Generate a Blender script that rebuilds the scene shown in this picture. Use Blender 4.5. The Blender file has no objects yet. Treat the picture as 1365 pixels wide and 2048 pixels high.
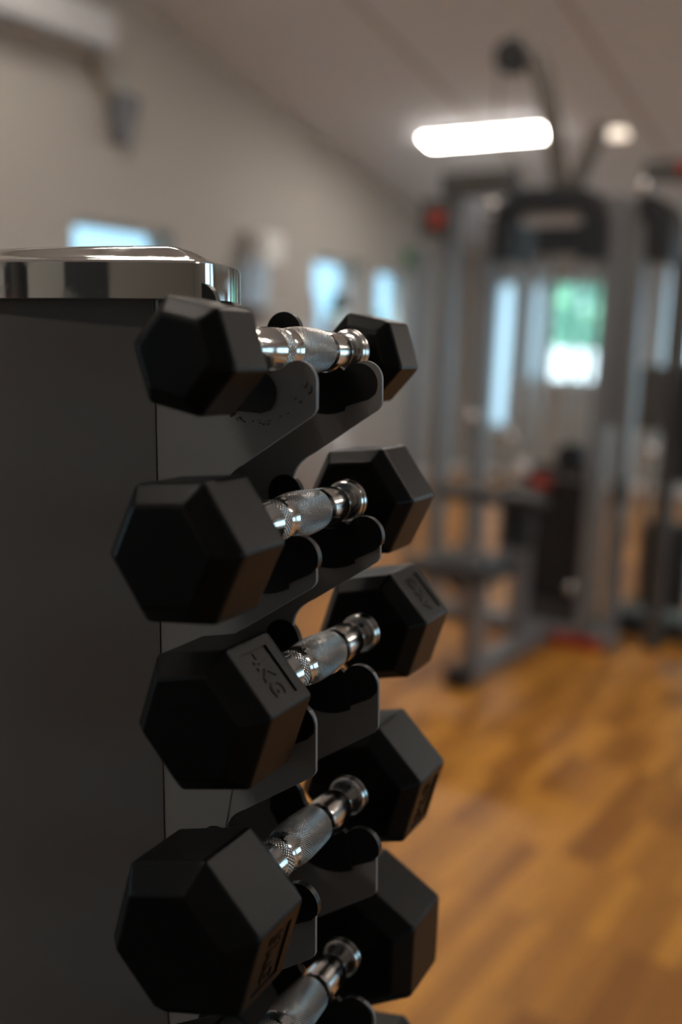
import bpy, bmesh, math, random
from mathutils import Vector, Matrix
random.seed(7)
PI = math.pi
scn = bpy.context.scene
COL = scn.collection
S = 1.12                      # metres per unit of the rack survey
CAM_H = 1.35

# ------------------------------------------------------------------ materials
def mat(name, color=(0.5, 0.5, 0.5), rough=0.5, metal=0.0, spec=0.5, emit=None, estr=0.0, coat=0.0):
    m = bpy.data.materials.new(name); m.use_nodes = True
    b = m.node_tree.nodes['Principled BSDF']
    b.inputs['Base Color'].default_value = (*color, 1)
    b.inputs['Roughness'].default_value = rough
    b.inputs['Metallic'].default_value = metal
    b.inputs['Specular IOR Level'].default_value = spec
    b.inputs['Coat Weight'].default_value = coat
    if emit:
        b.inputs['Emission Color'].default_value = (*emit, 1)
        b.inputs['Emission Strength'].default_value = estr
    return m

def N(m, t, **kw):
    n = m.node_tree.nodes.new(t)
    for k, v in kw.items(): setattr(n, k, v)
    return n
def L(m, a, b): m.node_tree.links.new(a, b)
def bsdf(m): return m.node_tree.nodes['Principled BSDF']

def add_noise_bump(m, scale, strength, dist=0.001, detail=3.0):
    tc = N(m, 'ShaderNodeTexCoord'); nz = N(m, 'ShaderNodeTexNoise')
    nz.inputs['Scale'].default_value = scale; nz.inputs['Detail'].default_value = detail
    bp = N(m, 'ShaderNodeBump'); bp.inputs['Strength'].default_value = strength; bp.inputs['Distance'].default_value = dist
    L(m, tc.outputs['Object'], nz.inputs['Vector']); L(m, nz.outputs['Fac'], bp.inputs['Height'])
    L(m, bp.outputs['Normal'], bsdf(m).inputs['Normal'])
    return tc, nz, bp

def add_rough_var(m, scale, lo, hi):
    tc = N(m, 'ShaderNodeTexCoord'); nz = N(m, 'ShaderNodeTexNoise'); nz.inputs['Scale'].default_value = scale
    mr = N(m, 'ShaderNodeMapRange'); mr.inputs['To Min'].default_value = lo; mr.inputs['To Max'].default_value = hi
    mr.inputs['From Min'].default_value = 0.3; mr.inputs['From Max'].default_value = 0.7
    L(m, tc.outputs['Object'], nz.inputs['Vector']); L(m, nz.outputs['Fac'], mr.inputs['Value'])
    L(m, mr.outputs['Result'], bsdf(m).inputs['Roughness'])

M = {}
M['rubber'] = mat('black_rubber', (0.0035, 0.0034, 0.0034), 0.36, spec=0.165)
add_noise_bump(M['rubber'], 900, 0.35, 0.0004)
M['lining'] = mat('cradle_plastic', (0.006, 0.006, 0.006), 0.4, spec=0.4)
M['chrome'] = mat('chrome', (0.72, 0.71, 0.69), 0.13, 1.0)
add_rough_var(M['chrome'], 160, 0.09, 0.22)
M['cap'] = mat('cap_chrome', (0.70, 0.69, 0.67), 0.06, 1.0)
def smudges(m):
    tc = N(m, 'ShaderNodeTexCoord'); nz = N(m, 'ShaderNodeTexNoise'); nz.inputs['Scale'].default_value = 55; nz.inputs['Detail'].default_value = 6
    cr = N(m, 'ShaderNodeMapRange'); cr.inputs['From Min'].default_value = 0.52; cr.inputs['From Max'].default_value = 0.72
    cr.inputs['To Min'].default_value = 0.045; cr.inputs['To Max'].default_value = 0.2
    L(m, tc.outputs['Object'], nz.inputs['Vector']); L(m, nz.outputs['Fac'], cr.inputs['Value']); L(m, cr.outputs['Result'], bsdf(m).inputs['Roughness'])
smudges(M['cap'])

def knurl(name, pitch_ang, pitch_ax):
    m = mat(name, (0.62, 0.60, 0.57), 0.24, 1.0)
    tc = N(m, 'ShaderNodeTexCoord'); sx = N(m, 'ShaderNodeSeparateXYZ'); L(m, tc.outputs['Object'], sx.inputs[0])
    at = N(m, 'ShaderNodeMath', operation='ARCTAN2'); L(m, sx.outputs['Z'], at.inputs[0]); L(m, sx.outputs['X'], at.inputs[1])
    ma = N(m, 'ShaderNodeMath', operation='MULTIPLY'); L(m, at.outputs[0], ma.inputs[0]); ma.inputs[1].default_value = pitch_ang
    my = N(m, 'ShaderNodeMath', operation='MULTIPLY'); L(m, sx.outputs['Y'], my.inputs[0]); my.inputs[1].default_value = pitch_ax
    hs = []
    for op in ('ADD', 'SUBTRACT'):
        q = N(m, 'ShaderNodeMath', operation=op); L(m, ma.outputs[0], q.inputs[0]); L(m, my.outputs[0], q.inputs[1])
        s_ = N(m, 'ShaderNodeMath', operation='SINE'); L(m, q.outputs[0], s_.inputs[0])
        a_ = N(m, 'ShaderNodeMath', operation='ABSOLUTE'); L(m, s_.outputs[0], a_.inputs[0])
        p_ = N(m, 'ShaderNodeMath', operation='POWER'); L(m, a_.outputs[0], p_.inputs[0]); p_.inputs[1].default_value = 0.6
        hs.append(p_)
    mn = N(m, 'ShaderNodeMath', operation='MINIMUM'); L(m, hs[0].outputs[0], mn.inputs[0]); L(m, hs[1].outputs[0], mn.inputs[1])
    bp = N(m, 'ShaderNodeBump'); bp.inputs['Strength'].default_value = 0.9; bp.inputs['Distance'].default_value = 0.0005
    L(m, mn.outputs[0], bp.inputs['Height']); L(m, bp.outputs['Normal'], bsdf(m).inputs['Normal'])
    # darker colour in the grooves, for diamond contrast
    mr = N(m, 'ShaderNodeMapRange'); mr.inputs['From Min'].default_value = 0.0; mr.inputs['From Max'].default_value = 0.55
    mx = N(m, 'ShaderNodeMix', data_type='RGBA'); L(m, mn.outputs[0], mr.inputs['Value']); L(m, mr.outputs['Result'], mx.inputs[0])
    mx.inputs[6].default_value = (0.09, 0.075, 0.065, 1); mx.inputs[7].default_value = (0.66, 0.64, 0.61, 1)
    L(m, mx.outputs[2], bsdf(m).inputs['Base Color'])
    return m
M['knurl'] = knurl('knurled_chrome', 27, 2150)
M['ring_knurl'] = knurl('ring_knurled_chrome', 17, 1250)

M['plate'] = mat('grey_powder_coat', (0.225, 0.219, 0.217), 0.5)
add_noise_bump(M['plate'], 700, 0.25, 0.0004)
M['panel'] = mat('grey_satin_panel', (0.135, 0.132, 0.130), 0.34)
add_noise_bump(M['panel'], 900, 0.12, 0.0003)
M['steel'] = mat('brushed_edge', (0.35, 0.33, 0.31), 0.35, 0.8)

M['wall'] = mat('painted_wall', (0.40, 0.38, 0.352), 0.75)
add_noise_bump(M['wall'], 60, 0.05, 0.002)
M['ceiling'] = mat('painted_ceiling', (0.70, 0.76, 0.86), 0.8)
M['joint'] = mat('ceiling_joint', (0.50, 0.50, 0.51), 0.8)
M['white'] = mat('white_paint', (0.75, 0.75, 0.74), 0.4)
M['ac'] = mat('white_plastic', (0.52, 0.53, 0.55), 0.35)
M['frame'] = mat('silver_grey_frame', (0.21, 0.21, 0.215), 0.36, 0.3)
M['frame_dark'] = mat('dark_grey_frame', (0.06, 0.056, 0.052), 0.45)
M['boom'] = mat('brown_grey_tube', (0.10, 0.085, 0.075), 0.5)
M['black'] = mat('black_plastic', (0.012, 0.012, 0.014), 0.4)
M['pad'] = mat('black_vinyl', (0.022, 0.020, 0.020), 0.45)
M['iron'] = mat('black_iron', (0.010, 0.010, 0.011), 0.55)
M['red'] = mat('red_plastic', (0.34, 0.03, 0.015), 0.45)
M['tan'] = mat('tan_conduit', (0.30, 0.24, 0.17), 0.6)
M['greyblue'] = mat('grey_metal_bracket', (0.14, 0.15, 0.17), 0.5)
M['label'] = mat('pale_grey', (0.62, 0.60, 0.60), 0.5)
M['label2'] = mat('taupe_plastic', (0.38, 0.35, 0.33), 0.5)
M['blue'] = mat('blue_paper', (0.50, 0.68, 0.86), 0.7)
M['green'] = mat('green_plastic', (0.03, 0.22, 0.08), 0.5)
M['navy'] = mat('navy_vinyl', (0.02, 0.035, 0.07), 0.5)
M['door'] = mat('dark_door', (0.03, 0.028, 0.028), 0.5)
M['lampbody'] = mat('lamp_housing', (0.7, 0.7, 0.7), 0.5)
M['lamp'] = mat('warm_diffuser', (0.8, 0.8, 0.8), 0.5, emit=(1.0, 0.89, 0.77), estr=16.0)
M['dim_lamp'] = mat('dim_warm_diffuser', (0.8, 0.8, 0.8), 0.5, emit=(1.0, 0.84, 0.68), estr=0.55)
M['fence'] = mat('white_render', (0.85, 0.86, 0.88), 0.8)
M['ground'] = mat('pale_paving', (0.45, 0.44, 0.41), 0.9)
M['leaf'] = mat('green_leaf', (0.10, 0.30, 0.13), 0.6)
M['trunk'] = mat('bark', (0.12, 0.08, 0.05), 0.9)

def leaf_var(m):
    tc = N(m, 'ShaderNodeTexCoord'); nz = N(m, 'ShaderNodeTexNoise'); nz.inputs['Scale'].default_value = 3.0
    mx = N(m, 'ShaderNodeMix', data_type='RGBA'); L(m, tc.outputs['Object'], nz.inputs['Vector']); L(m, nz.outputs['Fac'], mx.inputs[0])
    mx.inputs[6].default_value = (0.16, 0.50, 0.36, 1); mx.inputs[7].default_value = (0.48, 0.74, 0.50, 1)
    L(m, mx.outputs[2], bsdf(m).inputs['Base Color'])
leaf_var(M['leaf'])

def floor_mat():
    m = mat('oak_parquet', (0.4, 0.2, 0.08), 0.40, spec=0.5)
    tc = N(m, 'ShaderNodeTexCoord'); mp = N(m, 'ShaderNodeMapping'); mp.inputs['Rotation'].default_value = (0, 0, PI/2)
    L(m, tc.outputs['Object'], mp.inputs['Vector'])
    br = N(m, 'ShaderNodeTexBrick'); br.offset = 0.37; br.offset_frequency = 1; br.squash = 1.0
    br.inputs['Color1'].default_value = (0.27, 0.093, 0.008, 1); br.inputs['Color2'].default_value = (0.62, 0.268, 0.036, 1)
    br.inputs['Mortar'].default_value = (0.16, 0.07, 0.02, 1)
    br.inputs['Scale'].default_value = 1.0; br.inputs['Mortar Size'].default_value = 0.0008; br.inputs['Bias'].default_value = 0.0
    br.inputs['Brick Width'].default_value = 0.34; br.inputs['Row Height'].default_value = 0.058
    L(m, mp.outputs['Vector'], br.inputs['Vector'])
    gn = N(m, 'ShaderNodeTexNoise'); gm = N(m, 'ShaderNodeMapping'); gm.inputs['Scale'].default_value = (26, 1.6, 1)
    L(m, tc.outputs['Object'], gm.inputs['Vector']); L(m, gm.outputs['Vector'], gn.inputs['Vector']); gn.inputs['Scale'].default_value = 3.0; gn.inputs['Detail'].default_value = 4
    mx = N(m, 'ShaderNodeMix', data_type='RGBA'); mx.blend_type = 'MULTIPLY'; mx.inputs[0].default_value = 0.55
    cr = N(m, 'ShaderNodeMapRange'); cr.inputs['From Min'].default_value = 0.3; cr.inputs['From Max'].default_value = 0.7; cr.inputs['To Min'].default_value = 0.6; cr.inputs['To Max'].default_value = 1.15
    L(m, gn.outputs['Fac'], cr.inputs['Value']); L(m, br.outputs['Color'], mx.inputs[6]); L(m, cr.outputs['Result'], mx.inputs[7])
    L(m, mx.outputs[2], bsdf(m).inputs['Base Color'])
    return m
M['floor'] = floor_mat()

def glass_mat(name='window_glass', tint=(0.93, 0.97, 0.96)):
    m = bpy.data.materials.new(name); m.use_nodes = True
    nt = m.node_tree; nt.nodes.clear()
    o = nt.nodes.new('ShaderNodeOutputMaterial'); mx = nt.nodes.new('ShaderNodeMixShader')
    tr = nt.nodes.new('ShaderNodeBsdfTransparent'); gl = nt.nodes.new('ShaderNodeBsdfGlossy'); gl.inputs['Roughness'].default_value = 0.02
    lw = nt.nodes.new('ShaderNodeLayerWeight'); pw = nt.nodes.new('ShaderNodeMath'); pw.operation = 'POWER'; pw.inputs[1].default_value = 4.0; nt.links.new(lw.outputs['Facing'], pw.inputs[0])
    fr = nt.nodes.new('ShaderNodeMath'); fr.operation = 'MULTIPLY_ADD'; fr.inputs[1].default_value = 0.7; fr.inputs[2].default_value = 0.04; nt.links.new(pw.outputs[0], fr.inputs[0])
    tr.inputs['Color'].default_value = (*tint, 1)
    nt.links.new(fr.outputs[0], mx.inputs[0]); nt.links.new(tr.outputs[0], mx.inputs[1]); nt.links.new(gl.outputs[0], mx.inputs[2]); nt.links.new(mx.outputs[0], o.inputs[0])
    return m
M['glass'] = glass_mat()
M['tinted'] = glass_mat('tinted_glass', (0.66, 0.73, 0.74))
def frosted():
    m = bpy.data.materials.new('frosted_glass'); m.use_nodes = True
    nt = m.node_tree; nt.nodes.clear()
    o = nt.nodes.new('ShaderNodeOutputMaterial'); mx = nt.nodes.new('ShaderNodeMixShader'); mx.inputs[0].default_value = 0.12
    a = nt.nodes.new('ShaderNodeBsdfTranslucent'); a.inputs['Color'].default_value = (0.85, 0.92, 0.95, 1)
    b = nt.nodes.new('ShaderNodeBsdfDiffuse'); b.inputs['Color'].default_value = (0.7, 0.74, 0.78, 1)
    nt.links.new(a.outputs[0], mx.inputs[1]); nt.links.new(b.outputs[0], mx.inputs[2]); nt.links.new(mx.outputs[0], o.inputs[0])
    return m
M['frosted'] = frosted()

# ------------------------------------------------------------------ mesh builder
class MB:
    def __init__(s): s.v = []; s.f = []; s.mi = []; s.mats = []
    def mid(s, m):
        if m not in s.mats: s.mats.append(m)
        return s.mats.index(m)
    def add(s, vs, fs, m):
        o = len(s.v); s.v += [tuple(v) for v in vs]; k = s.mid(m)
        for f in fs: s.f.append(tuple(i+o for i in f)); s.mi.append(k)
    def box(s, a, b, m, rot=None, at=(0, 0, 0)):
        vs = [Vector((x, y, z)) for z in (a[2], b[2]) for y in (a[1], b[1]) for x in (a[0], b[0])]
        if rot is not None: vs = [rot @ v for v in vs]
        vs = [v + Vector(at) for v in vs]
        s.add(vs, [(0, 2, 3, 1), (4, 5, 7, 6), (0, 1, 5, 4), (2, 6, 7, 3), (0, 4, 6, 2), (1, 3, 7, 5)], m)
    def prism(s, poly, fn0, fn1, m):          # poly: list of 2D points, fn: 2D -> 3D
        n = len(poly)
        s.add([fn0(p) for p in poly] + [fn1(p) for p in poly],
              [tuple(range(n))[::-1], tuple(range(n, 2*n))] + [(i, (i+1) % n, n+(i+1) % n, n+i) for i in range(n)], m)
    def tube(s, pts, r, m, seg=14, caps=True, flat=1.0):
        pts = [Vector(p) for p in pts]; n = len(pts); rs = r if isinstance(r, (list, tuple)) else [r]*n
        vs = []; up = None
        for i, p in enumerate(pts):
            d = (pts[min(i+1, n-1)] - pts[max(i-1, 0)]).normalized()
            if up is None:
                up = Vector((0, 0, 1)) if abs(d.z) < 0.9 else Vector((1, 0, 0))
            x = d.cross(up).normalized(); y = x.cross(d).normalized(); up = y
            for k in range(seg):
                a = 2*PI*k/seg; vs.append(p + x*math.cos(a)*rs[i] + y*math.sin(a)*rs[i]*flat)
        fs = [(i*seg+k, i*seg+(k+1) % seg, (i+1)*seg+(k+1) % seg, (i+1)*seg+k) for i in range(n-1) for k in range(seg)]
        if caps: fs += [tuple(range(seg))[::-1], tuple(range((n-1)*seg, n*seg))]
        s.add(vs, fs, m)
    def lathe_y(s, prof, mats, seg=64, center=(0, 0, 0)):   # prof: (y, r); mats per segment
        c = Vector(center); o = len(s.v)
        for y, r in prof:
            for k in range(seg):
                a = 2*PI*k/seg; s.v.append((c.x + r*math.cos(a), c.y + y, c.z + r*math.sin(a)))
        for i in range(len(prof)-1):
            mk = s.mid(mats[i] if isinstance(mats, list) else mats)
            for k in range(seg):
                s.f.append((o+i*seg+k, o+(i+1)*seg+k, o+(i+1)*seg+(k+1) % seg, o+i*seg+(k+1) % seg)); s.mi.append(mk)
    def sphere(s, c, r, m, u=20, v=12, sc=(1, 1, 1)):
        c = Vector(c); vs = []; fs = []
        for i in range(v+1):
            t = PI*i/v
            for k in range(u):
                a = 2*PI*k/u; vs.append(c + Vector((r*sc[0]*math.sin(t)*math.cos(a), r*sc[1]*math.sin(t)*math.sin(a), r*sc[2]*math.cos(t))))
        for i in range(v):
            for k in range(u): fs.append((i*u+k, (i+1)*u+k, (i+1)*u+(k+1) % u, i*u+(k+1) % u))
        s.add(vs, fs, m)
    def build(s, name, parent=None, smooth=False, bevel=None, angle=35, segs=3, loc=None):
        me = bpy.data.meshes.new(name); me.from_pydata(s.v, [], s.f)
        for m in s.mats: me.materials.append(m)
        me.polygons.foreach_set('material_index', s.mi)
        bm = bmesh.new(); bm.from_mesh(me); bmesh.ops.remove_doubles(bm, verts=bm.verts, dist=1e-6)
        bmesh.ops.recalc_face_normals(bm, faces=bm.faces); bm.to_mesh(me); bm.free()
        if smooth or bevel:
            me.polygons.foreach_set('use_smooth', [True]*len(me.polygons))
            if not bevel: me.set_sharp_from_angle(angle=math.radians(angle))
        o = bpy.data.objects.new(name, me); COL.objects.link(o)
        if loc is not None: o.location = loc
        if parent: o.parent = parent
        if bevel:
            b = o.modifiers.new('edge_rounding', 'BEVEL'); b.width = bevel; b.segments = segs; b.limit_method = 'ANGLE'; b.angle_limit = math.radians(angle); b.harden_normals = True
        return o

def tag(o, label, cat, group=None):
    o['label'] = label; o['category'] = cat
    if group: o['group'] = group
    return o
def empty(name, loc=(0, 0, 0), rot=None):
    o = bpy.data.objects.new(name, None); COL.objects.link(o); o.location = loc; o.empty_display_size = 0.05
    if rot: o.rotation_euler = rot
    return o
def struct(o): o['kind'] = 'structure'; return o

# ------------------------------------------------------------------ rack frame
RACK_YAW = math.radians(6.91)
TILT = 0.0367
Rz = Matrix.Rotation(RACK_YAW, 3, 'Z')
def to_world(p): return Rz @ (Vector(p)*S) + Vector((0, 0, CAM_H))
RACK_O = Vector((-0.36, 0.379, -CAM_H/S))
def rl(p): return (Vector(p) - RACK_O)*S                      # survey -> rack local
def tl(xt, y, zt):                                            # leaning rack plane -> rack local
    return rl((xt*0.99933 - zt*TILT, y, zt*0.99933 + xt*TILT))

# dumbbells: x, y, z (survey units), hex radius, turn, near/far head lengths, handle lift
ROWS = [
    dict(p=(-0.2142, 0.3892, -0.0074), R=0.0229, th=-10.3, L=(0.0231, 0.0226), dz=0.0027, hs=0.005, rnd=0.065, kg=None, face=None),
    dict(p=(-0.2097, 0.3851, -0.0775), R=0.0297, th=6.7, L=(0.0282, 0.0277), dz=0.0022, hs=0.001, rnd=0.05, kg=None, face=None),
    dict(p=(-0.2088, 0.4060, -0.1464), R=0.0316, th=13.4, L=(0.0310, 0.0313), dz=0.0006, hs=-0.001, rnd=0.036, kg='4KG', face=0),
    dict(p=(-0.2039, 0.3895, -0.2265), R=0.0352, th=16.0, L=(0.0321, 0.0322), dz=0.0006, hs=-0.004, rnd=0.036, kg='5KG', face=5),
    dict(p=(-0.2034, 0.3894, -0.3158), R=0.0390, th=30.1, L=(0.0355, 0.0360), dz=0.0006, hs=-0.002, rnd=0.036, kg=None, face=None),
    dict(p=(-0.1990, 0.3894, -0.4130), R=0.0405, th=12.0, L=(0.0365, 0.0365), dz=0.0006, hs=0.0, rnd=0.036, kg=None, face=None),
]
# cradle centres in the leaning plane, arm edge bottoms
CR = []
for r in ROWS:
    x, y, z = r['p']; z += r['dz']
    CR.append((x*0.99933 + z*TILT, z*0.99933 - x*TILT))
CR.append((-0.2125, CR[-1][1]-0.103)); CR.append((-0.2125, CR[-1][1]-0.106))
BOT = [-0.0245, -0.0234, -0.0338, -0.0356, -0.040, -0.042, -0.042, -0.042]
XE = -0.1858; XTR = -0.2312

def arc(cx, cz, r, a0, a1, n):
    return [(cx + r*math.cos(math.radians(a0 + (a1-a0)*i/n)), cz + r*math.sin(math.radians(a0 + (a1-a0)*i/n))) for i in range(n+1)]

def plate_profile():
    ZT = 0.026; ZB = -CAM_H/S + 0.04
    cx, cz = CR[0]
    pts = [(-0.2625, ZT), (-0.2625, cz+0.016), (-0.2600, cz+0.0125), (-0.2555, cz+0.0105)]
    for i, ((cx, cz), bot) in enumerate(zip(CR, BOT)):
        lx = XE - 0.0085; lz = cz - 0.0125
        if i: pts += [(XTR, cz+0.013), (XTR+0.0008, cz+0.0085)]
        else: pts += [(XTR-0.012, cz+0.0115), (XTR-0.004, cz+0.0115), (XTR-0.0005, cz+0.0085)]
        pts += [(XTR + 0.0022, cz + 0.004)]
        pts += arc(cx, cz, 0.0122, 188, 318, 12)
        pts += arc(lx, lz, 0.0085, 140, 0, 12)
        zb = cz + bot
        pts += [(XE, zb+0.0018), (XE-0.0006, zb+0.0004), (XE-0.002, zb-0.0012)]
        xd = XTR + 0.011; zd = zb - 0.64*(XE - xd)
        pts += [(xd, zd)]
        # fillet to the trunk edge
        x1, z1 = XTR, zd - 0.0135
        for i in range(1, 9):
            t = i/8.0
            cxq, czq = XTR + 0.0005, zd - 0.0052
            pts.append(((1-t)**2*xd + 2*t*(1-t)*cxq + t*t*x1, (1-t)**2*zd + 2*t*(1-t)*czq + t*t*z1))
    pts.append((XTR, ZB))
    mir = [(2*(-0.3645) - x, z) for x, z in reversed(pts)]
    return pts + mir

rack = empty('dumbbell_rack', to_world(RACK_O), (0, 0, RACK_YAW))
tag(rack, 'tall grey dumbbell rack with chrome cap and black-lined cradle arms', 'dumbbell rack')
PROF = plate_profile()
NEAR_Y, FAR_Y, PT = 0.3555, 0.4145, 0.0019
ND = -0.0017                  # the near plate sits a touch further in
for y0 in (NEAR_Y, FAR_Y):
    k = ND if y0 == NEAR_Y else 0.0
    mb = MB(); mb.prism(PROF, lambda p: tl(p[0]+k, y0, p[1]), lambda p: tl(p[0]+k, y0+PT, p[1]), M['plate'])
    mb.build('side_plate', rack, bevel=0.0006, angle=50, segs=2)

def panel_y(xt):     # bulging cover
    t = (xt + 0.362)/0.0995
    return 0.3552 - 0.036*max(0.0, 1 - t*t)**1.35
def cover(front):
    mb = MB(); xs = [-0.4640 + 0.199*i/40 for i in range(41)]
    zt0, zt1 = 0.024, -CAM_H/S + 0.05
    vs = []; 
    for x in xs:
        y = panel_y(x); t = 0.0002 if x in (xs[0], xs[-1]) else 0.0014
        if not front: y = 2*0.3807 - y; t = -t
        for yy, zz in ((y, zt0), (y, zt1), (y+t, zt1), (y+t, zt0)): vs.append(tl(x, yy, zz))
    n = len(xs); fs = []
    for i in range(n-1):
        for k in range(4): fs.append((i*4+k, i*4+(k+1) % 4, (i+1)*4+(k+1) % 4, (i+1)*4+k))
    fs += [(0, 1, 2, 3), ((n-1)*4+3, (n-1)*4+2, (n-1)*4+1, (n-1)*4)]
    mb.add(vs, fs, M['panel']); return mb.build('cover_panel', rack, smooth=True, angle=40)
cover(True); cover(False)

# cradle linings
def lining_poly():
    p = arc(0, 0, 0.0106, 172, 322, 16)
    p += arc(0.0187, -0.0125, 0.0092, 150, -18, 14)
    p += [(0.0245, -0.0185), (0.0150, -0.0232), (0.0138, -0.0242), (0.0140, -0.0258)]
    p += arc(0, 0, 0.0292, 299, 212, 14)
    p += [(-0.0318, -0.004)]
    p += arc(-0.0228, 0.0045, 0.0090, 195, 25, 12) + [(-0.0125, 0.0028)]
    return p
LP = lining_poly()
def cradle(cx, cz, y0, rot=0.0, dx=0.0, dz=0.0):
    c, s_ = math.cos(rot), math.sin(rot); c0 = (cx+dx, cz+dz)
    def f(y): return lambda p: tl(c0[0] + p[0]*c - p[1]*s_, y, c0[1] + p[0]*s_ + p[1]*c)
    mb = MB(); mb.prism(LP, f(y0-0.0007), f(y0+PT+0.0007), M['lining'])
    return mb.build('cradle_lining', rack, bevel=0.0008, angle=40, segs=3)
for i, (cx, cz) in enumerate(CR):
    if i == 0:
        o = cradle(cx, cz, NEAR_Y, math.radians(-30), -0.0105, 0.003); o['label'] = 'black lining slipped sideways out of its arm'
    else: cradle(cx, cz, NEAR_Y, 0.0, ND, 0.0)
    if i == 0: cradle(cx, cz, FAR_Y, math.radians(-9), 0.0005, 0.001)
    else: cradle(cx, cz, FAR_Y)

# black rub marks left on the plate where the top lining used to sit
mk = MB(); rnd = random.Random(3)
cx, cz = CR[0]
for k in range(34):
    a = math.radians(rnd.uniform(228, 302)); r = 0.0292 + rnd.uniform(-0.0012, 0.0008)
    if rnd.random() < 0.25: a = math.radians(rnd.uniform(308, 330)); r = 0.029 + rnd.uniform(-0.006, 0.0005)
    w, h = rnd.uniform(0.0006, 0.0022), rnd.uniform(0.0002, 0.0006)
    px, pz = cx + r*math.cos(a), cz + r*math.sin(a)
    ca, sa = math.cos(a+PI/2 + rnd.uniform(-.5, .5)), math.sin(a+PI/2 + rnd.uniform(-.3, .3))
    poly = [(px-ca*w/2, pz-sa*w/2), (px+sa*h, pz-ca*h), (px+ca*w/2, pz+sa*w/2), (px-sa*h*.6, pz+ca*h*.6)]
    mk.prism(poly, lambda p: tl(p[0], NEAR_Y-0.00016, p[1]), lambda p: tl(p[0], NEAR_Y+0.0001, p[1]), M['lining'])
mk.build('rub_mark', rack)

# chrome cap: lens-shaped plan, upright rim, ogee shoulder, raised crown
def cap_y(xt):
    return 0.3125 + 2.72*(xt + 0.3645)**2
def cap_outline(off=0.0):
    pts = []
    for i in range(25):
        xt = -0.3645 + (0.3645-0.2395)*i/24
        pts.append((xt, cap_y(xt)))
    pts += [(-0.2382, 0.3562), (-0.2379, 0.359), (-0.2382, 0.362), (-0.2395, 0.375), (-0.2440, 0.388), (-0.2515, 0.403), (-0.2545, 0.4068), (-0.2600, 0.4095), (-0.270, 0.4118)]
    back = [(x, 2*0.3807 - cap_y(x)) for x in [-0.28 - 0.0845*i/20 for i in range(21)]]
    half = pts + back[:-1]
    left = [(2*-0.3645 - x, y) for x, y in reversed(half[1:])]
    if abs(half[-1][0] + 0.362) < 1e-6: left = left[1:]
    full = half + left
    P = [Vector(p) for p in full]; out = []; step = 0.0013          # even spacing, softened kinks
    for a, b in zip(P, P[1:] + P[:1]):
        k = max(1, round((b-a).length/step))
        out += [a.lerp(b, i/k) for i in range(k)]
    for _ in range(9):
        out = [out[i]*0.5 + (out[i-1] + out[(i+1) % len(out)])*0.25 for i in range(len(out))]
    full = [tuple(p) for p in out]
    if off:
        return [(-0.3645 + (x+0.362)*(1-off/0.126), 0.3807 + (y-0.3807)*(1-off/0.052)) for x, y in full]
    return full
CAPZ = 0.0232
mb = MB(); prof = [(0.0008, 0.0), (0.0, 0.0006), (0.0, 0.0150), (0.0003, 0.0156), (0.0010, 0.0160), (0.0030, 0.0166), (0.006, 0.0174), (0.011, 0.0192), (0.017, 0.0218), (0.022, 0.0236), (0.0265, 0.0243), (0.031, 0.0245)]
rings = []
for off, dz in prof:
    rings.append([tl(x, y, CAPZ + dz) for x, y in cap_outline(off)])
nn = len(rings[0]); vs = [v for r in rings for v in r]; fs = []
for i in range(len(rings)-1):
    for k in range(nn): fs.append((i*nn+k, i*nn+(k+1) % nn, (i+1)*nn+(k+1) % nn, (i+1)*nn+k))
fs.append(tuple(range((len(rings)-1)*nn, len(rings)*nn))); fs.append(tuple(range(nn))[::-1])
mb.add(vs, fs, M['cap']); o = mb.build('top_cap', rack, smooth=True, angle=50); o['label'] = 'polished chrome cap'
# cross tubes between the plates and the foot
for k in range(4):
    z = -0.10 - 0.3*k; mb = MB()
    mb.tube([tl(-0.30, NEAR_Y+PT, z), tl(-0.30, FAR_Y, z)], 0.012, M['plate']); mb.build('cross_tube', rack, smooth=True)
mb = MB(); mb.box((-0.30, -0.22, 0.0125), (0.30, 0.22, 0.045), M['plate']); mb.build('base', rack, bevel=0.006)

# ------------------------------------------------------------------ dumbbells
GAP = 0.0625
def text_mesh(body, size, ext):
    cu = bpy.data.curves.new('lettering', 'FONT'); cu.body = body; cu.size = size; cu.extrude = ext; cu.align_x = 'CENTER'; cu.align_y = 'CENTER'; cu.resolution_u = 3; cu.offset = size*0.012
    o = bpy.data.objects.new('lettering', cu); COL.objects.link(o)
    me = bpy.data.meshes.new_from_object(o.evaluated_get(bpy.context.evaluated_depsgraph_get()))
    bpy.data.objects.remove(o); bpy.data.curves.remove(cu)
    vs = [v.co.copy() for v in me.vertices]; fs = [tuple(p.vertices) for p in me.polygons]; bpy.data.meshes.remove(me)
    return vs, fs

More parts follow.
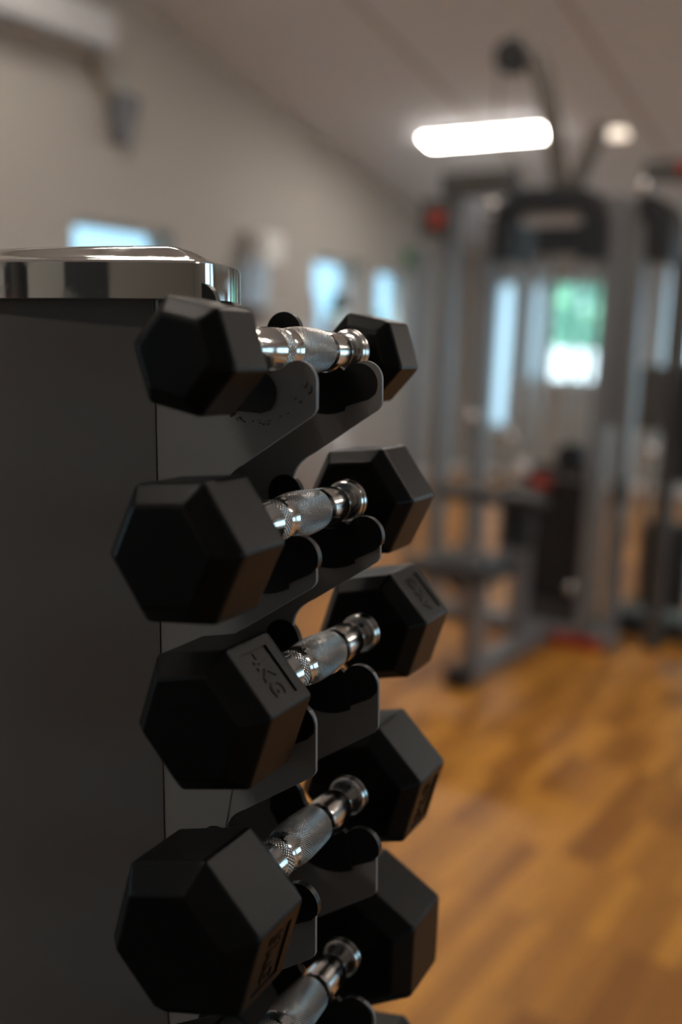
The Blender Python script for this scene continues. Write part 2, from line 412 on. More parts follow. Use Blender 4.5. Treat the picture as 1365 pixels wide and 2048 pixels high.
def head(row, near, parent):
    R = row['R']*S; th = math.radians(row['th']); Ln = row['L'][0 if near else 1]*S
    sgn = -1 if near else 1
    yi = sgn*GAP*S; yo = sgn*(GAP*S + Ln)
    ci, co = 0.27*R, 0.29*R
    rings = [(yi - sgn*ci, 0.77*R), (yi, R), (yo, R), (yo + sgn*co, 0.72*R)]
    if row['rnd'] > 0.06: rings = [(yi - sgn*ci*.8, 0.68*R), (yi, R), (yo - sgn*0.02*R, R), (yo + sgn*co*.9, 0.70*R)]
    bm = bmesh.new(); vv = []
    for y, r in rings:
        vv.append([bm.verts.new((r*math.cos(th+PI/3*k), y, r*math.sin(th+PI/3*k))) for k in range(6)])
    recess = None
    for i in range(3):
        for k in range(6):
            q = [vv[i][k], vv[i][(k+1) % 6], vv[i+1][(k+1) % 6], vv[i+1][k]]
            if i == 1 and row['face'] is not None and k == row['face']:
                P = [v.co.copy() for v in q]
                n = Vector((math.cos(th+PI/3*k+PI/6), 0, math.sin(th+PI/3*k+PI/6)))
                def at(t, a, d=0.0): return P[0].lerp(P[1], t).lerp(P[3].lerp(P[2], t), a) - n*d
                t0, t1, a0, a1, dp = 0.14, 0.84, 0.20, 0.82, 0.0009
                if k == 5: t0, t1 = 0.13, 0.86
                cr = [(t0, a0), (t1, a0), (t1, a1), (t0, a1)]
                up_ = [bm.verts.new(at(t, a)) for t, a in cr]; dn = [bm.verts.new(at(t, a, dp)) for t, a in cr]
                for j in range(4):
                    bm.faces.new([q[j], q[(j+1) % 4], up_[(j+1) % 4], up_[j]])
                    bm.faces.new([up_[j], up_[(j+1) % 4], dn[(j+1) % 4], dn[j]])
                bm.faces.new(dn)
                recess = (at((t0+t1)/2, (a0+a1)/2, dp), n)
                for j in range(4):
                    for e in (bm.edges.get([up_[j], up_[(j+1) % 4]]), bm.edges.get([dn[j], dn[(j+1) % 4]]), bm.edges.get([up_[j], dn[j]])):
                        if e: e.smooth = False
            else: bm.faces.new(q)
    bm.faces.new(vv[0]); bm.faces.new(vv[3])
    bmesh.ops.recalc_face_normals(bm, faces=bm.faces)
    me = bpy.data.meshes.new('head')
    wl = bm.edges.layers.float.new('bevel_weight_edge')
    main = set(v for r in vv for v in r)
    for e in bm.edges:
        if e.verts[0] in main and e.verts[1] in main: e[wl] = 1.0
    for f in bm.faces: f.smooth = True
    if recess:
        c, n = recess
        h = R*0.37; vs, fs = text_mesh(row['kg'], h, 0.00045)
        upv = Vector((0, 1 if near else -1, 0)); rt = upv.cross(n)
        nv = [bm.verts.new(c + rt*v.x*0.92 + upv*v.y + n*(v.z + 0.0001)) for v in vs]
        for f in fs:
            try:
                q = bm.faces.new([nv[i] for i in f]); q.smooth = False
            except ValueError: pass
    bm.to_mesh(me); bm.free(); me.materials.append(M['rubber'])
    o = bpy.data.objects.new('head', me); COL.objects.link(o); o.parent = parent
    b = o.modifiers.new('edge_rounding', 'BEVEL'); b.limit_method = 'WEIGHT'; b.width = row['rnd']*R; b.segments = 4; b.harden_normals = True
    return o

def handle(parent, lift, hs):
    K, C, RK = M['knurl'], M['chrome'], M['ring_knurl']
    pr = [(-0.0580, .0066, C), (-0.0520, .0068, C), (-0.0500, .0076, C), (-0.0470, .0084, C), (-0.0440, .0089, C), (-0.0282, .0091, C), (-0.0280, .0094, RK), (-0.0222, .0094, RK),
          (-0.0220, .0090, C), (-0.0152, .0090, C), (-0.0149, .0094, K), (-0.0110, .0100, K), (-0.006, .01045, K), (0.000, .0105, K), (0.006, .0102, K), (0.0115, .0098, K),
          (0.0145, .0095, K), (0.0148, .0093, C), (0.020, .0092, C), (0.027, .0090, C), (0.033, .0087, C), (0.0375, .0081, C), (0.0395, .0072, C), (0.0405, .0066, C), (0.058, .0065, C)]
    pr = [(y + hs*(1 - abs(y)/0.058), r, m) for y, r, m in pr]
    mb = MB(); mb.lathe_y([(y*S, r*S) for y, r, _ in pr], [q[2] for q in pr[:-1]], seg=72)
    h = mb.build('handle', parent, smooth=True, angle=60, loc=(0, 0, lift)); h['label'] = 'knurled chrome grip'
    for sg in (-1, 1):
        cp = [(0.0446, .0060), (0.0449, .0086), (0.0454, .0094), (0.0463, .0100), (0.0472, .0101), (0.0477, .0099), (0.0482, .0101), (0.0492, .0106), (0.0508, .0107), (0.0518, .0103), (0.0535, .0098), (0.060, .0092)]
        mb = MB(); mb.lathe_y([(sg*y*S, r*S) for y, r in cp], C, seg=56)
        c_ = mb.build('collar', parent, smooth=True, angle=60, loc=(0, 0, lift)); c_['label'] = 'polished chrome collar'

DLAB = ['small black hex dumbbell with rounded heads on the top arm, directly under the chrome cap',
        'black hex dumbbell on the second arm from the top, its heads blank',
        'black hex dumbbell marked 4KG on the third arm of the rack',
        'large black hex dumbbell marked 5KG on the fourth arm of the rack',
        'large unmarked black hex dumbbell on the fifth arm, directly below the 5KG dumbbell',
        'lowest black hex dumbbell, only a corner of its far head showing at the bottom edge']
for row, lab in zip(ROWS, DLAB):
    d = empty('hex_dumbbell', to_world(row['p']), (0, 0, RACK_YAW)); tag(d, lab, 'dumbbell', 'hex dumbbells on the rack')
    head(row, True, d); head(row, False, d); handle(d, row['dz']*S, row['hs'])

# ------------------------------------------------------------------ room shell
XL, XR, YF, YB = -5.0, 4.2, 10.0, -4.6
RIDGE = 0.8
def cz_(y): return 4.575 - 0.2225*y if y >= RIDGE else 4.575 - 0.2225*RIDGE - 0.2225*(RIDGE - y)
mb = MB(); mb.box((XL-0.3, YB-0.3, -0.1), (XR+0.3, YF+0.3, 0), M['floor']); struct(mb.build('floor'))
mb = MB()
for ya, yb in ((YB-0.3, RIDGE), (RIDGE, YF+0.3)):
    mb.prism([(ya, cz_(ya)), (yb, cz_(yb)), (yb, cz_(yb)+0.12), (ya, cz_(ya)+0.12)], lambda p: (XL-0.3, p[0], p[1]), lambda p: (XR+0.3, p[0], p[1]), M['ceiling'])
struct(mb.build('ceiling'))
# flush cover strips along the board joints of the sloping ceiling
for k, xj in enumerate((-3.57, -2.37, -1.17)):
    mb = MB(); mb.prism([(RIDGE, cz_(RIDGE)), (YF, cz_(YF)), (YF, cz_(YF)-0.006), (RIDGE, cz_(RIDGE)-0.006)], lambda p: (xj-0.02, p[0], p[1]), lambda p: (xj+0.02, p[0], p[1]), M['joint'])
    struct(mb.build('trim_%d' % (k+1)))

def gable_wall(x0, x1, openings, name, m):      # wall along Y at x0..x1
    mb = MB(); ys = sorted(set([YB-0.3, RIDGE, YF+0.3] + [o[0] for o in openings] + [o[1] for o in openings]))
    for a, b in zip(ys[:-1], ys[1:]):
        segs = [(0, None)]
        for o in openings:
            if a >= o[0]-1e-6 and b <= o[1]+1e-6: segs = [(0, o[2]), (o[3], None)]
        for z0, z1 in segs:
            top = [(b, cz_(b)+0.05), (a, cz_(a)+0.05)] if z1 is None else [(b, z1), (a, z1)]
            if z1 is not None and z1 <= z0: continue
            mb.prism([(a, z0), (b, z0)] + top, lambda p: (x0, p[0], p[1]), lambda p: (x1, p[0], p[1]), m)
    return struct(mb.build(name))
def eave_wall(y0, y1, openings, name, m, ztop):
    mb = MB(); xs = sorted(set([XL-0.3, XR+0.3] + [o[0] for o in openings] + [o[1] for o in openings]))
    for a, b in zip(xs[:-1], xs[1:]):
        segs = [(0, ztop)]
        for o in openings:
            if a >= o[0]-1e-6 and b <= o[1]+1e-6: segs = [(0, o[2]), (o[3], ztop)]
        for z0, z1 in segs:
            if z1 > z0: mb.box((a, y0, z0), (b, y1, z1), m)
    return struct(mb.build(name))

WL = [(-3.2, -0.6, 0.9, 2.0), (4.52, 5.44, 1.20, 2.05), (7.14, 7.92, 0.95, 2.05), (8.16, 8.85, 1.10, 2.03)]  # first opening is unseen, added to bring cool light to the rack front
gable_wall(XL-0.28, XL, WL, 'wall_left', M['wall'])
WR = [(0.4, 3.4, 0.7, 2.3), (4.4, 7.6, 0.7, 2.3)]  # unseen openings, enlarged to bring in more cool daylight
gable_wall(XR, XR+0.28, WR, 'wall_right', M['wall'])
WF = [(-4.72, -4.44, 0.50, 2.05), (-4.36, -4.16, 1.02, 2.05), (-4.10, -3.50, 1.02, 2.05), (-2.80, -1.55, 1.24, 2.05), (-0.4, 1.2, 0.06, 2.05), (2.0, 3.7, 0.06, 2.05)]  # last two openings are unseen, added for window glare on the floor
eave_wall(YF, YF+0.28, WF, 'wall_far', M['wall'], cz_(YF)+0.05)
eave_wall(YB-0.28, YB, [], 'wall_back', M['wall'], cz_(YB)+0.05)

def window_in_wall(axis, pos, rng, n, mull=None, sgn=-1, glass=None):
    a, b, z0, z1 = rng; fw = 0.032
    def P(u, d, z): return (pos + sgn*d, u, z) if axis == 'X' else (u, pos + sgn*d, z)
    def bx(mb, u0, u1, d0, d1, za, zb, m):
        p, q = P(u0, d0, za), P(u1, d1, zb)
        mb.box(tuple(min(i, j) for i, j in zip(p, q)), tuple(max(i, j) for i, j in zip(p, q)), m)
    mb = MB(); d0, d1 = 0.14, 0.20
    bx(mb, a, a+fw, d0, d1, z0, z1, M['white']); bx(mb, b-fw, b, d0, d1, z0, z1, M['white'])
    bx(mb, a+fw, b-fw, d0, d1, z0, z0+fw, M['white']); bx(mb, a+fw, b-fw, d0, d1, z1-fw, z1, M['white'])
    if mull: bx(mb, mull-0.025, mull+0.025, d0, d1, z0+fw, z1-fw, M['white'])
    fr = struct(mb.build('window_%d' % n, bevel=0.004))
    mb = MB(); bx(mb, a+fw, b-fw, 0.165, 0.171, z0+fw, z1-fw, glass or M['glass']); mb.build('window_pane', fr)
    mb = MB(); bx(mb, a, b, -0.02, 0.14, z0-0.025, z0+0.0, M['white']); mb.build('window_sill', fr)
    return fr
window_in_wall('X', XL, WL[1], 1, glass=M['tinted']); window_in_wall('X', XL, WL[2], 2, glass=M['tinted']); window_in_wall('X', XL, WL[3], 3, glass=M['tinted']); window_in_wall('X', XL, WL[0], 8, -1.9)
window_in_wall('Y', YF, WF[2], 4, None, 1); window_in_wall('Y', YF, WF[3], 5, None, 1); window_in_wall('Y', YF, WF[1], 10, None, 1, M['frosted']); window_in_wall('Y', YF, WF[4], 11, 0.4, 1); window_in_wall('Y', YF, WF[5], 12, 2.85, 1); window_in_wall('Y', YF, WF[0], 7, None, 1, M['frosted'])
window_in_wall('X', XR, WR[0], 6, 1.9, 1); window_in_wall('X', XR, WR[1], 9, 6.0, 1)
mb = MB(); mb.box((XL, YB, 0), (XL+0.018, YF, 0.09), M['white']); struct(mb.build('baseboard_left'))
mb = MB(); mb.box((XL+0.018, YF-0.018, 0), (WF[4][0], YF, 0.09), M['white']); mb.box((WF[4][1], YF-0.018, 0), (WF[5][0], YF, 0.09), M['white']); struct(mb.build('baseboard_far'))

# ------------------------------------------------------------------ lamps on the slope
def luminaire(x0, x1, y, label, w=0.2, glow='lamp'):
    sl = math.atan(-0.2225) if y >= RIDGE else math.atan(0.2225)
    z = cz_(y)
    t = empty('ceiling_light', ((x0+x1)/2, y, z), (sl, 0, 0)); tag(t, label, 'ceiling light', 'warm linear ceiling lights')
    hw = (x1-x0)/2
    mb = MB(); mb.box((-hw, -w/2, -0.035), (hw, w/2, -0.001), M['lampbody']); mb.build('housing', t, bevel=0.004)
    mb = MB(); mb.box((-hw+0.01, -w/2+0.01, -0.05), (hw-0.01, w/2-0.01, -0.0352), M[glow]); mb.build('diffuser', t, bevel=0.004)
luminaire(-4.075, -3.075, 7.29, 'long warm ceiling light in full view, left of the tall machine boom', 0.2)
luminaire(-2.66, -2.50, 7.40, 'short warm ceiling light to the right of the boom, above the machine', 0.16, 'dim_lamp')
for lx, ly, lab in ((-4.1, 3.6, 'warm ceiling light above the air conditioner wall, just out of the picture'),
                    (-1.7, 3.6, 'warm ceiling light above the middle of the floor, just out of the picture'),
                    (1.2, 3.9, 'warm ceiling light above the open floor on the right, out of the picture'),
                    (1.2, 7.34, 'warm ceiling light at the far right of the room, out of the picture'),
                    (-2.35, 0.1, 'warm ceiling light above the rack, seen only as a streak on the cap'),
                    (-1.4, -3.2, 'added warm ceiling light behind the camera, unseen, brightening the back wall')):  # last lamp is unseen, added to lift the back wall in the cap's reflection
    luminaire(lx, lx+1.0, ly, lab)

# ------------------------------------------------------------------ wall furniture
ac = empty('air_conditioner', (XL, 3.9, 3.0)); tag(ac, 'white wall air conditioner high on the left wall under the slope', 'air conditioner')
mb = MB(); mb.prism([(0.0, 0.0), (0.15, 0.0), (0.205, 0.05), (0.215, 0.12), (0.20, 0.24), (0.17, 0.265), (0, 0.265)], lambda p: (p[0], -0.2, p[1]), lambda p: (p[0], 0.79, p[1]), M['ac'])
mb.build('body', ac, bevel=0.015, angle=30)
mb = MB(); mb.box((0.155, -0.12, 0.012), (0.212, 0.71, 0.032), M['greyblue'], None); mb.build('louver', ac)
wb = empty('wall_bracket', (XL, 4.87, 2.55)); tag(wb, 'grey wedge-shaped bracket with a tan conduit on the wall below the air conditioner', 'wall bracket')
mb = MB(); mb.prism([(-0.04, -0.02), (0.03, -0.02), (0.14, 0.25), (0.12, 0.30), (-0.06, 0.30), (-0.09, 0.24)], lambda p: (0.0, p[0], p[1]), lambda p: (0.10, p[0], p[1]), M['greyblue']); mb.build('wedge', wb, bevel=0.012)
mb = MB(); mb.tube([(0.03, -0.24, 0.43), (0.03, -0.2, 0.40), (0.03, -0.12, 0.30), (0.03, -0.08, 0.26)], 0.025, M['tan']); mb.build('conduit', wb, smooth=True)
dp = empty('paper_dispenser', (XL, 6.33, 1.90)); tag(dp, 'pale grey paper dispenser on the left wall just past the chrome cap', 'paper dispenser')
mb = MB(); mb.box((0, -0.13, 0.0), (0.2, 0.13, 0.24), M['white']); mb.build('case', dp, bevel=0.03)
mb = MB(); mb.box((0.0, -0.18, -0.01), (0.08, -0.13, 0.24), M['label2']); mb.build('side_plate', dp, bevel=0.01)
br_ = empty('blue_roll', (XL+0.16, 6.13, 1.60)); tag(br_, 'large roll of blue paper on a wall shelf below the grey dispenser', 'paper roll')
mb = MB(); mb.lathe_y([(-0.145, 0.03), (-0.145, 0.11), (0.145, 0.11), (0.145, 0.03), (-0.145, 0.03)], M['blue'], seg=32); o = mb.build('sheet', br_, smooth=True); o.rotation_euler = (PI/2, 0, 0); o.location = (0, 0, 0.147)
mb = MB(); mb.lathe_y([(-0.146, 0.012), (-0.146, 0.03), (0.146, 0.03), (0.146, 0.012), (-0.146, 0.012)], M['tan'], seg=24); o = mb.build('core', br_, smooth=True); o.rotation_euler = (PI/2, 0, 0); o.location = (0, 0, 0.147)
sh = empty('wall_shelf', (XL, 6.15, 1.572)); tag(sh, 'small grey shelf on the left wall carrying the blue roll', 'shelf')
mb = MB(); mb.box((0, -0.2, 0), (0.32, 0.22, 0.028), M['ac']); mb.build('board', sh, bevel=0.004)
mb = MB(); mb.box((0, -0.01, -0.16), (0.02, 0.02, 0), M['greyblue']); mb.prism([(0.02, -0.16), (0.28, -0.005), (0.28, 0.0), (0.02, 0)], lambda p: (p[0], -0.01, p[1]), lambda p: (p[0], 0.02, p[1]), M['greyblue']); mb.build('bracket', sh)
sg = tag((lambda m: (m.box((XL, 8.62, 2.10), (XL+0.03, 8.94, 2.24), M['green']), m.build('exit_sign', bevel=0.004))[1])(MB()), 'small green sign on the left wall above the farthest window', 'sign')

# elliptical trainer by the second window
et = empty('cross_trainer', (-4.35, 6.43, 0)); tag(et, 'pale cross trainer with a dark console in front of the second window', 'cross trainer')
mb = MB(); mb.tube([(0, 0.0, 0.25), (0, 0.0, 1.1), (0.02, 0.02, 1.55)], [0.09, 0.075, 0.06], M['ac']); mb.build('mast', et, smooth=True)
mb = MB(); mb.prism([(-0.09, 0.0), (0.09, 0.0), (0.03, 0.14), (-0.03, 0.14)], lambda p: (0.02, p[0]+0.04, p[1]+1.57), lambda p: (0.09, p[0]+0.04, p[1]+1.57), M['black']); mb.build('console', et, bevel=0.01)
for s_ in (-1, 1):
    mb = MB(); mb.tube([(0.05, s_*0.22, 0.5), (0.1, s_*0.24, 1.1), (0.05, s_*0.27, 1.62), (0.0, s_*0.25, 1.72)], 0.022, M['ac']); mb.build('moving_arm', et, smooth=True)
    mb = MB(); mb.box((0.1, s_*0.16-0.06, 0.26), (0.5, s_*0.16+0.06, 0.30), M['black']); mb.build('pedal', et, bevel=0.01)
mb = MB(); mb.sphere((-0.1, 0, 0.42), 0.34, M['ac'], sc=(1, .3, 1)); mb.build('flywheel_cover', et, smooth=True)
mb = MB(); mb.box((-0.6, -0.05, 0.0), (0.7, 0.05, 0.07), M['frame']); mb.box((-0.6, -0.28, 0.0), (-0.52, 0.28, 0.07), M['frame']); mb.box((0.62, -0.28, 0), (0.7, 0.28, 0.07), M['frame']); mb.build('base', et, bevel=0.01)

# ------------------------------------------------------------------ multi gym
gym = empty('multi_gym', (-1.75, 4.5, 0)); tag(gym, 'tall grey multi-station cable machine with black shrouds and weight stacks', 'multi gym')
GO = Vector((-1.75, 4.5, 0))
def g(p): return tuple(Vector(p) - GO)
def gbox(name, a, b, m, bevel=0.006):
    mb = MB(); mb.box(g(a), g(b), m); return mb.build(name, gym, bevel=bevel)
def gtube(name, pts, r, m, flat=1.0):
    mb = MB(); mb.tube([g(p) for p in pts], r, m, flat=flat); return mb.build(name, gym, smooth=True, angle=50)
F, FD, B_ = M['frame'], M['frame_dark'], M['black']
gbox('post', (-1.56, 4.42, 0), (-1.49, 4.52, 2.02), F); gbox('post', (-1.455, 4.46, 0), (-1.395, 4.56, 2.02), F)
gbox('guard_plate', (-1.50, 4.47, 1.02), (-1.44, 4.50, 2.0), F)
gbox('post', (-2.155, 4.42, 0), (-2.085, 4.52, 1.95), F); gbox('post', (-2.36, 4.42, 0.0), (-2.29, 4.50, 2.12), F)
gbox('post', (-2.47, 4.36, 0.3), (-2.43, 4.42, 1.80), F)
gbox('top_beam', (-2.37, 4.40, 2.05), (-2.02, 4.52, 2.15), FD); gbox('top_beam', (-1.42, 4.42, 2.07), (-0.75, 4.52, 2.15), FD)
gbox('beam_cap', (-1.27, 4.405, 2.09), (-1.20, 4.42, 2.14), M['red'])
gbox('counter_box', (-2.45, 4.36, 1.86), (-2.30, 4.42, 2.03), FD); gbox('red_tag', (-2.39, 4.345, 1.90), (-2.32, 4.36, 1.97), M['red'], 0.003)
def shroud(x0, x1, zb, zt, y0, y1, t, rr, left=True, right=True):
    out = []
    if left: out += [(x0, zb)]
    out += arc(x0+rr, zt-rr, rr, 180, 90, 8) if left else [(x0, zt)]
    out += arc(x1-rr, zt-rr, rr, 90, 0, 8) if right else [(x1, zt)]
    inn = []
    if right: out += [(x1, zb)]; inn += [(x1-t, zb)] + arc(x1-rr, zt-rr, rr-t, 0, 90, 8)
    else: inn += [(x1, zt-t)]
    if left: inn += arc(x0+rr, zt-rr, rr-t, 90, 180, 8) + [(x0+t, zb)]
    else: inn += [(x0, zt-t)]
    mb = MB(); mb.prism([Vector((p[0]-GO.x, p[1])) for p in out+inn], lambda p: (p[0], y0-GO.y, p[1]), lambda p: (p[0], y1-GO.y, p[1]), B_)
    return mb.build('shroud', gym, bevel=0.006, angle=40)
shroud(-2.075, -1.54, 1.74, 2.055, 4.36, 4.62, 0.105, 0.16)
shroud(-1.43, -1.275, 1.74, 2.02, 4.44, 4.66, 0.10, 0.13, left=False)
gbox('gap_plate', (-1.95, 4.40, 1.895), (-1.62, 4.42, 1.955), M['label'], 0.003)  # pale plate put in for the lighter background seen through the arch
gbox('lower_shroud', (-1.87, 4.40, 1.77), (-1.57, 4.43, 1.89), B_)
for xr in (-2.02, -1.93, -1.865, -1.72, -1.64):
    gtube('guide_rod', [(xr, 4.55, 0.15), (xr, 4.55, 2.0)], 0.012, M['chrome'])
for k in range(13):
    z = 0.17 + 0.045*k; gbox('weight_plate', (-1.80, 4.50, z), (-1.58, 4.62, z+0.042), M['iron'], 0.004)
gbox('stack_guard', (-1.96, 4.66, 0.10), (-1.56, 4.675, 0.80), B_)
gbox('side_shroud', (-1.31, 4.67, 0.78), (-0.92, 4.70, 1.30), B_)
gbox('stack_base', (-1.82, 4.48, 0.08), (-1.56, 4.64, 0.165), FD)
for k in range(9):
    z = 0.17 + 0.045*k; gbox('weight_plate', (-1.36, 4.72, z), (-1.16, 4.84, z+0.042), M['iron'], 0.004)
mb = MB(); mb.sphere(g((-1.87, 4.44, 0.80)), 0.035, M['label']); mb.build('selector_knob', gym, smooth=True)
gbox('selector_pin', (-1.83, 4.42, 0.71), (-1.75, 4.50, 0.765), M['red'])
# dark round housings above the stack
mb = MB(); mb.lathe_y([(-0.04, 0.0), (-0.04, 0.07), (0.04, 0.07), (0.04, 0.0)], B_, seg=28, center=g((-1.66, 4.5, 0.86))); mb.build('pulley', gym, smooth=True)
# boom
gtube('boom', [(-1.79, 4.45, 2.05), (-1.835, 4.43, 2.30), (-1.88, 4.41, 2.50), (-1.925, 4.40, 2.60), (-1.98, 4.39, 2.66), (-2.03, 4.38, 2.69)], 0.044, M['boom'])
gtube('boom', [(-1.73, 4.45, 2.05), (-1.68, 4.45, 2.18), (-1.62, 4.45, 2.32)], 0.036, M['boom'])
mb = MB(); mb.lathe_y([(-0.03, 0.0), (-0.03, 0.075), (0.03, 0.075), (0.03, 0.0)], B_, seg=28, center=g((-2.03, 4.37, 2.62))); mb.build('pulley', gym, smooth=True)
gtube('cable', [(-2.09, 4.38, 2.62), (-2.09, 4.38, 2.35), (-1.95, 4.42, 2.05)], 0.004, B_)
for xk, zk in ((-2.06, 1.985), (-1.40, 2.045)):
    mb = MB(); mb.sphere(g((xk, 4.33 if xk < -2 else 4.40, zk)), 0.03, M['chrome']); mb.build('chrome_knob', gym, smooth=True)
for p_ in ((-2.13, 4.40, 1.02), (-1.985, 4.52, 0.93), (-1.60, 4.46, 0.26), (-1.27, 4.42, 0.93)):
    mb = MB(); mb.sphere(g(p_), 0.03, M['chrome']); mb.build('chrome_knob', gym, smooth=True)
# right-hand column
gbox('post', (-1.285, 4.58, 0), (-1.215, 4.66, 1.75), FD); gbox('lever_arm', (-1.36, 4.44, 1.02), (-1.24, 4.50, 1.30), FD)
gtube('guide_rod', [(-1.43, 4.95, 0.1), (-1.43, 4.95, 1.9)], 0.02, M['chrome'])
gbox('handle_grip', (-1.42, 4.40, 0.68), (-1.375, 4.46, 0.80), B_)
# feet
gbox('base_rail', (-1.76, 3.58, 0.0), (-1.68, 4.60, 0.07), F); gbox('base_rail', (-2.40, 4.42, 0.0), (-1.38, 4.52, 0.08), F)
gbox('base_rail', (-1.56, 4.52, 0.0), (-1.48, 5.3, 0.07), FD); gbox('base_rail', (-1.48, 4.80, 0.0), (-0.75, 5.0, 0.10), FD)
gbox('foot_cap', (-1.77, 3.53, 0.0), (-1.67, 3.60, 0.08), B_); gbox('red_foot', (-1.66, 4.40, 0.0), (-1.42, 4.46, 0.05), M['red'])
# seat station
gbox('upright', (-1.735, 3.62, 0.06), (-1.675, 3.70, 0.44), F); gbox('upright', (-1.80, 4.20, 0.06), (-1.73, 4.28, 0.60), F)
gbox('seat', (-1.97, 3.50, 0.435), (-1.60, 3.86, 0.50), M['pad'], 0.02); gbox('back_pad', (-1.77, 3.98, 0.50), (-1.64, 4.06, 0.78), M['pad'], 0.02)
gbox('arm_rest', (-2.02, 3.86, 0.70), (-1.55, 4.0, 0.755), M['pad'], 0.02)
gtube('seat_tube', [(-1.70, 3.75, 0.42), (-1.74, 4.24, 0.56)], 0.03, F)

kb = empty('kettlebell', (-2.42, 5.0, 0)); tag(kb, 'dark navy kettlebell on the floor behind the seat of the machine', 'kettlebell')
mb = MB(); mb.sphere((0, 0, 0.10), 0.105, M['navy'], sc=(1, 1, .95)); mb.build('bell', kb, smooth=True)
mb = MB(); mb.tube([(-0.06, 0, 0.17), (-0.065, 0, 0.23), (-0.03, 0, 0.265), (0.03, 0, 0.265), (0.065, 0, 0.23), (0.06, 0, 0.17)], 0.016, M['navy']); mb.build('handle', kb, smooth=True)

# unseen door and punching bag, added as dark shapes for the cap to mirror
mb = MB(); mb.box((0.5, YB, 0.0), (1.5, YB+0.05, 2.1), M['door']); d1 = struct(mb.build('door_1', bevel=0.004))
mb = MB(); mb.tube([(0.6, YB+0.05, 1.02), (0.6, YB+0.10, 1.02), (0.73, YB+0.10, 1.02)], 0.012, M['chrome']); mb.build('door_handle', d1, smooth=True)
mb = MB(); mb.box((-4.6, -4.4, 0.0), (0.9, 1.35, 0.012), M['pad']); tag(mb.build('bounce_cut_mat', bevel=0.004), 'added unseen black mat, cutting warm floor bounce onto the dumbbell heads', 'added floor mat')  # unseen mat, added to keep warm floor bounce off the heads
pb = empty('reflection_bag', (-0.55, -2.6, 0.62)); tag(pb, 'added black bag with a red band, giving the chrome cap something to mirror', 'punching bag')  # unseen bag, added for its reflection in the cap
mb = MB(); mb.tube([(0, 0, 0), (0, 0, 0.03), (0, 0, 1.05), (0, 0, 1.1)], [0.15, 0.18, 0.18, 0.15], M['pad'], seg=32); mb.build('bag', pb, smooth=True)
mb = MB(); mb.tube([(0, 0, 0.55), (0, 0, 0.85)], 0.183, M['red'], seg=32); mb.build('band', pb, smooth=True)
mb = MB(); mb.tube([(0, 0, -0.607), (0, 0, -0.5), (0, 0, -0.3), (0, 0, 0.0)], [0.27, 0.27, 0.2, 0.12], M['black'], seg=32); mb.build('foot', pb, smooth=True)

# ------------------------------------------------------------------ outside
mb = MB(); mb.box((-30, -30, -0.22), (30, 40, -0.12), M['ground']); struct(mb.build('ground_outside'))
mb = MB(); mb.box((-14, 15.0, -0.12), (6, 15.2, 1.37), M['fence']); struct(mb.build('wall_outside'))
def bush(name, loc, r, h, label, grp):
    e = empty(name, loc); tag(e, label, 'tree', grp)
    rn = random.Random(int(loc[0]*100)); mb = MB()
    for k in range(1500):
        a = rn.uniform(0, 2*PI); t = math.acos(rn.uniform(-1, 1)); q = rn.uniform(.75, 1.05)
        c = Vector((r*q*math.sin(t)*math.cos(a), r*q*math.sin(t)*math.sin(a), h + r*0.9*q*math.cos(t)))
        u = Vector((rn.uniform(-1, 1), rn.uniform(-1, 1), rn.uniform(-1, 1))).normalized(); w = u.orthogonal().normalized(); s_ = rn.uniform(.06, .14)*r
        mb.add([c-u*s_, c+w*s_*.5, c+u*s_, c-w*s_*.5], [(0, 1, 2, 3)], M['leaf'])
    mb.build('foliage', e)
    mb = MB(); mb.tube([(0, 0, -0.12), (0.03, 0, h*.5), (0, 0, h)], [0.16, 0.12, 0.06], M['trunk']); mb.build('trunk', e, smooth=True)
bush('garden_tree', (-7.2, 17.5, 0), 2.0, 2.6, 'green tree seen through the far window behind the machine', 'trees outside')
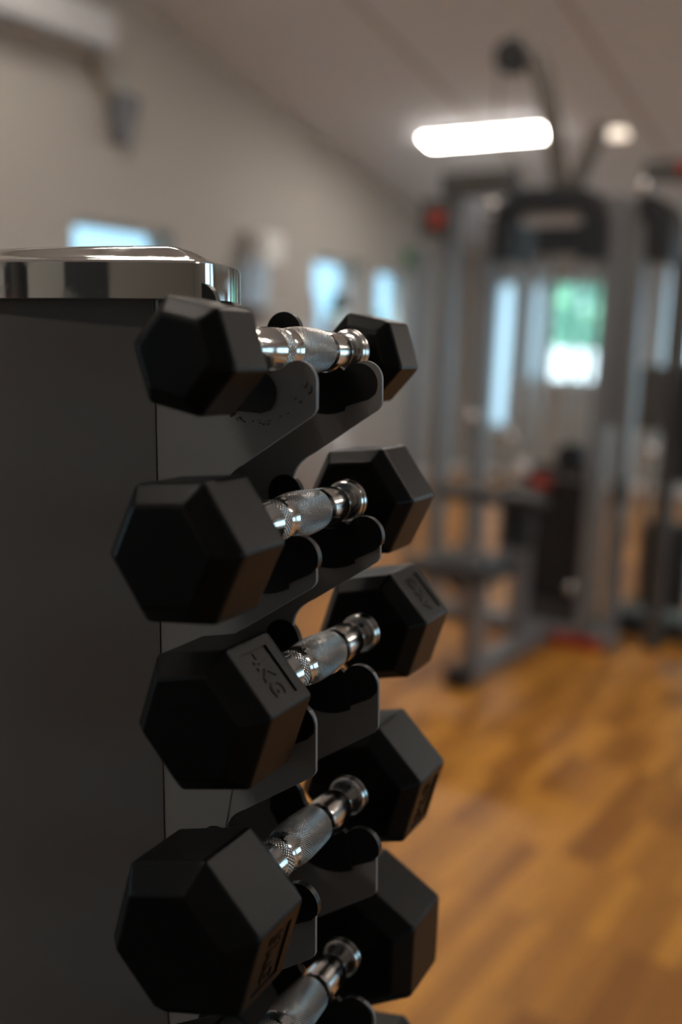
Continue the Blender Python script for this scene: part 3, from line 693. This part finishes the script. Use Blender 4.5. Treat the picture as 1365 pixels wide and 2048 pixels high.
bush('garden_tree', (-3.0, 18.5, 0), 2.0, 2.8, 'green tree seen through the far window at the right edge', 'trees outside')
bush('garden_tree', (-8.35, 13.0, 0), 0.42, 1.6, 'green tree at the edge of the farthest left window', 'trees outside')

# ------------------------------------------------------------------ daylight
w = bpy.data.worlds.new('sky'); scn.world = w; w.use_nodes = True
bg = w.node_tree.nodes['Background']; bg.inputs['Color'].default_value = (0.50, 0.76, 1.0, 1); bg.inputs['Strength'].default_value = 1.15
sun = bpy.data.lights.new('sun', 'SUN'); sun.energy = 2.6; sun.angle = 0.02; sun.color = (1, 0.95, 0.88)
so = bpy.data.objects.new('sun', sun); COL.objects.link(so); so.rotation_euler = (math.radians(38), 0, math.radians(-20))

# ------------------------------------------------------------------ camera
cam = bpy.data.cameras.new('camera'); co = bpy.data.objects.new('camera', cam); COL.objects.link(co)
yaw, pitch, roll = math.radians(33.0), math.radians(9.517), math.radians(2.261)
Fv = Vector((-math.sin(yaw)*math.cos(pitch), math.cos(yaw)*math.cos(pitch), -math.sin(pitch)))
Rv = Vector((math.cos(yaw), math.sin(yaw), 0)); Uv = Rv.cross(Fv)
R2 = math.cos(roll)*Rv + math.sin(roll)*Uv; U2 = -math.sin(roll)*Rv + math.cos(roll)*Uv
co.matrix_world = Matrix(((R2.x, U2.x, -Fv.x, 0), (R2.y, U2.y, -Fv.y, 0), (R2.z, U2.z, -Fv.z, CAM_H), (0, 0, 0, 1)))
cam.sensor_fit = 'VERTICAL'; cam.sensor_height = 36.0; cam.sensor_width = 24.0; cam.lens = 2031.9/2048*36.0
cam.clip_start = 0.01; cam.clip_end = 200
cam.dof.use_dof = True; cam.dof.focus_distance = 0.493; cam.dof.aperture_fstop = 3.1
scn.camera = co

# ------------------------------------------------------------------ view
scn.view_settings.view_transform = 'Standard'; scn.view_settings.look = 'None'
scn.view_settings.exposure = 1.6; scn.view_settings.gamma = 1.0; scn.view_settings.use_curve_mapping = False
scn.cycles.use_denoising = True
scn.cycles.max_bounces = 8; scn.cycles.diffuse_bounces = 4; scn.cycles.sample_clamp_indirect = 6.0
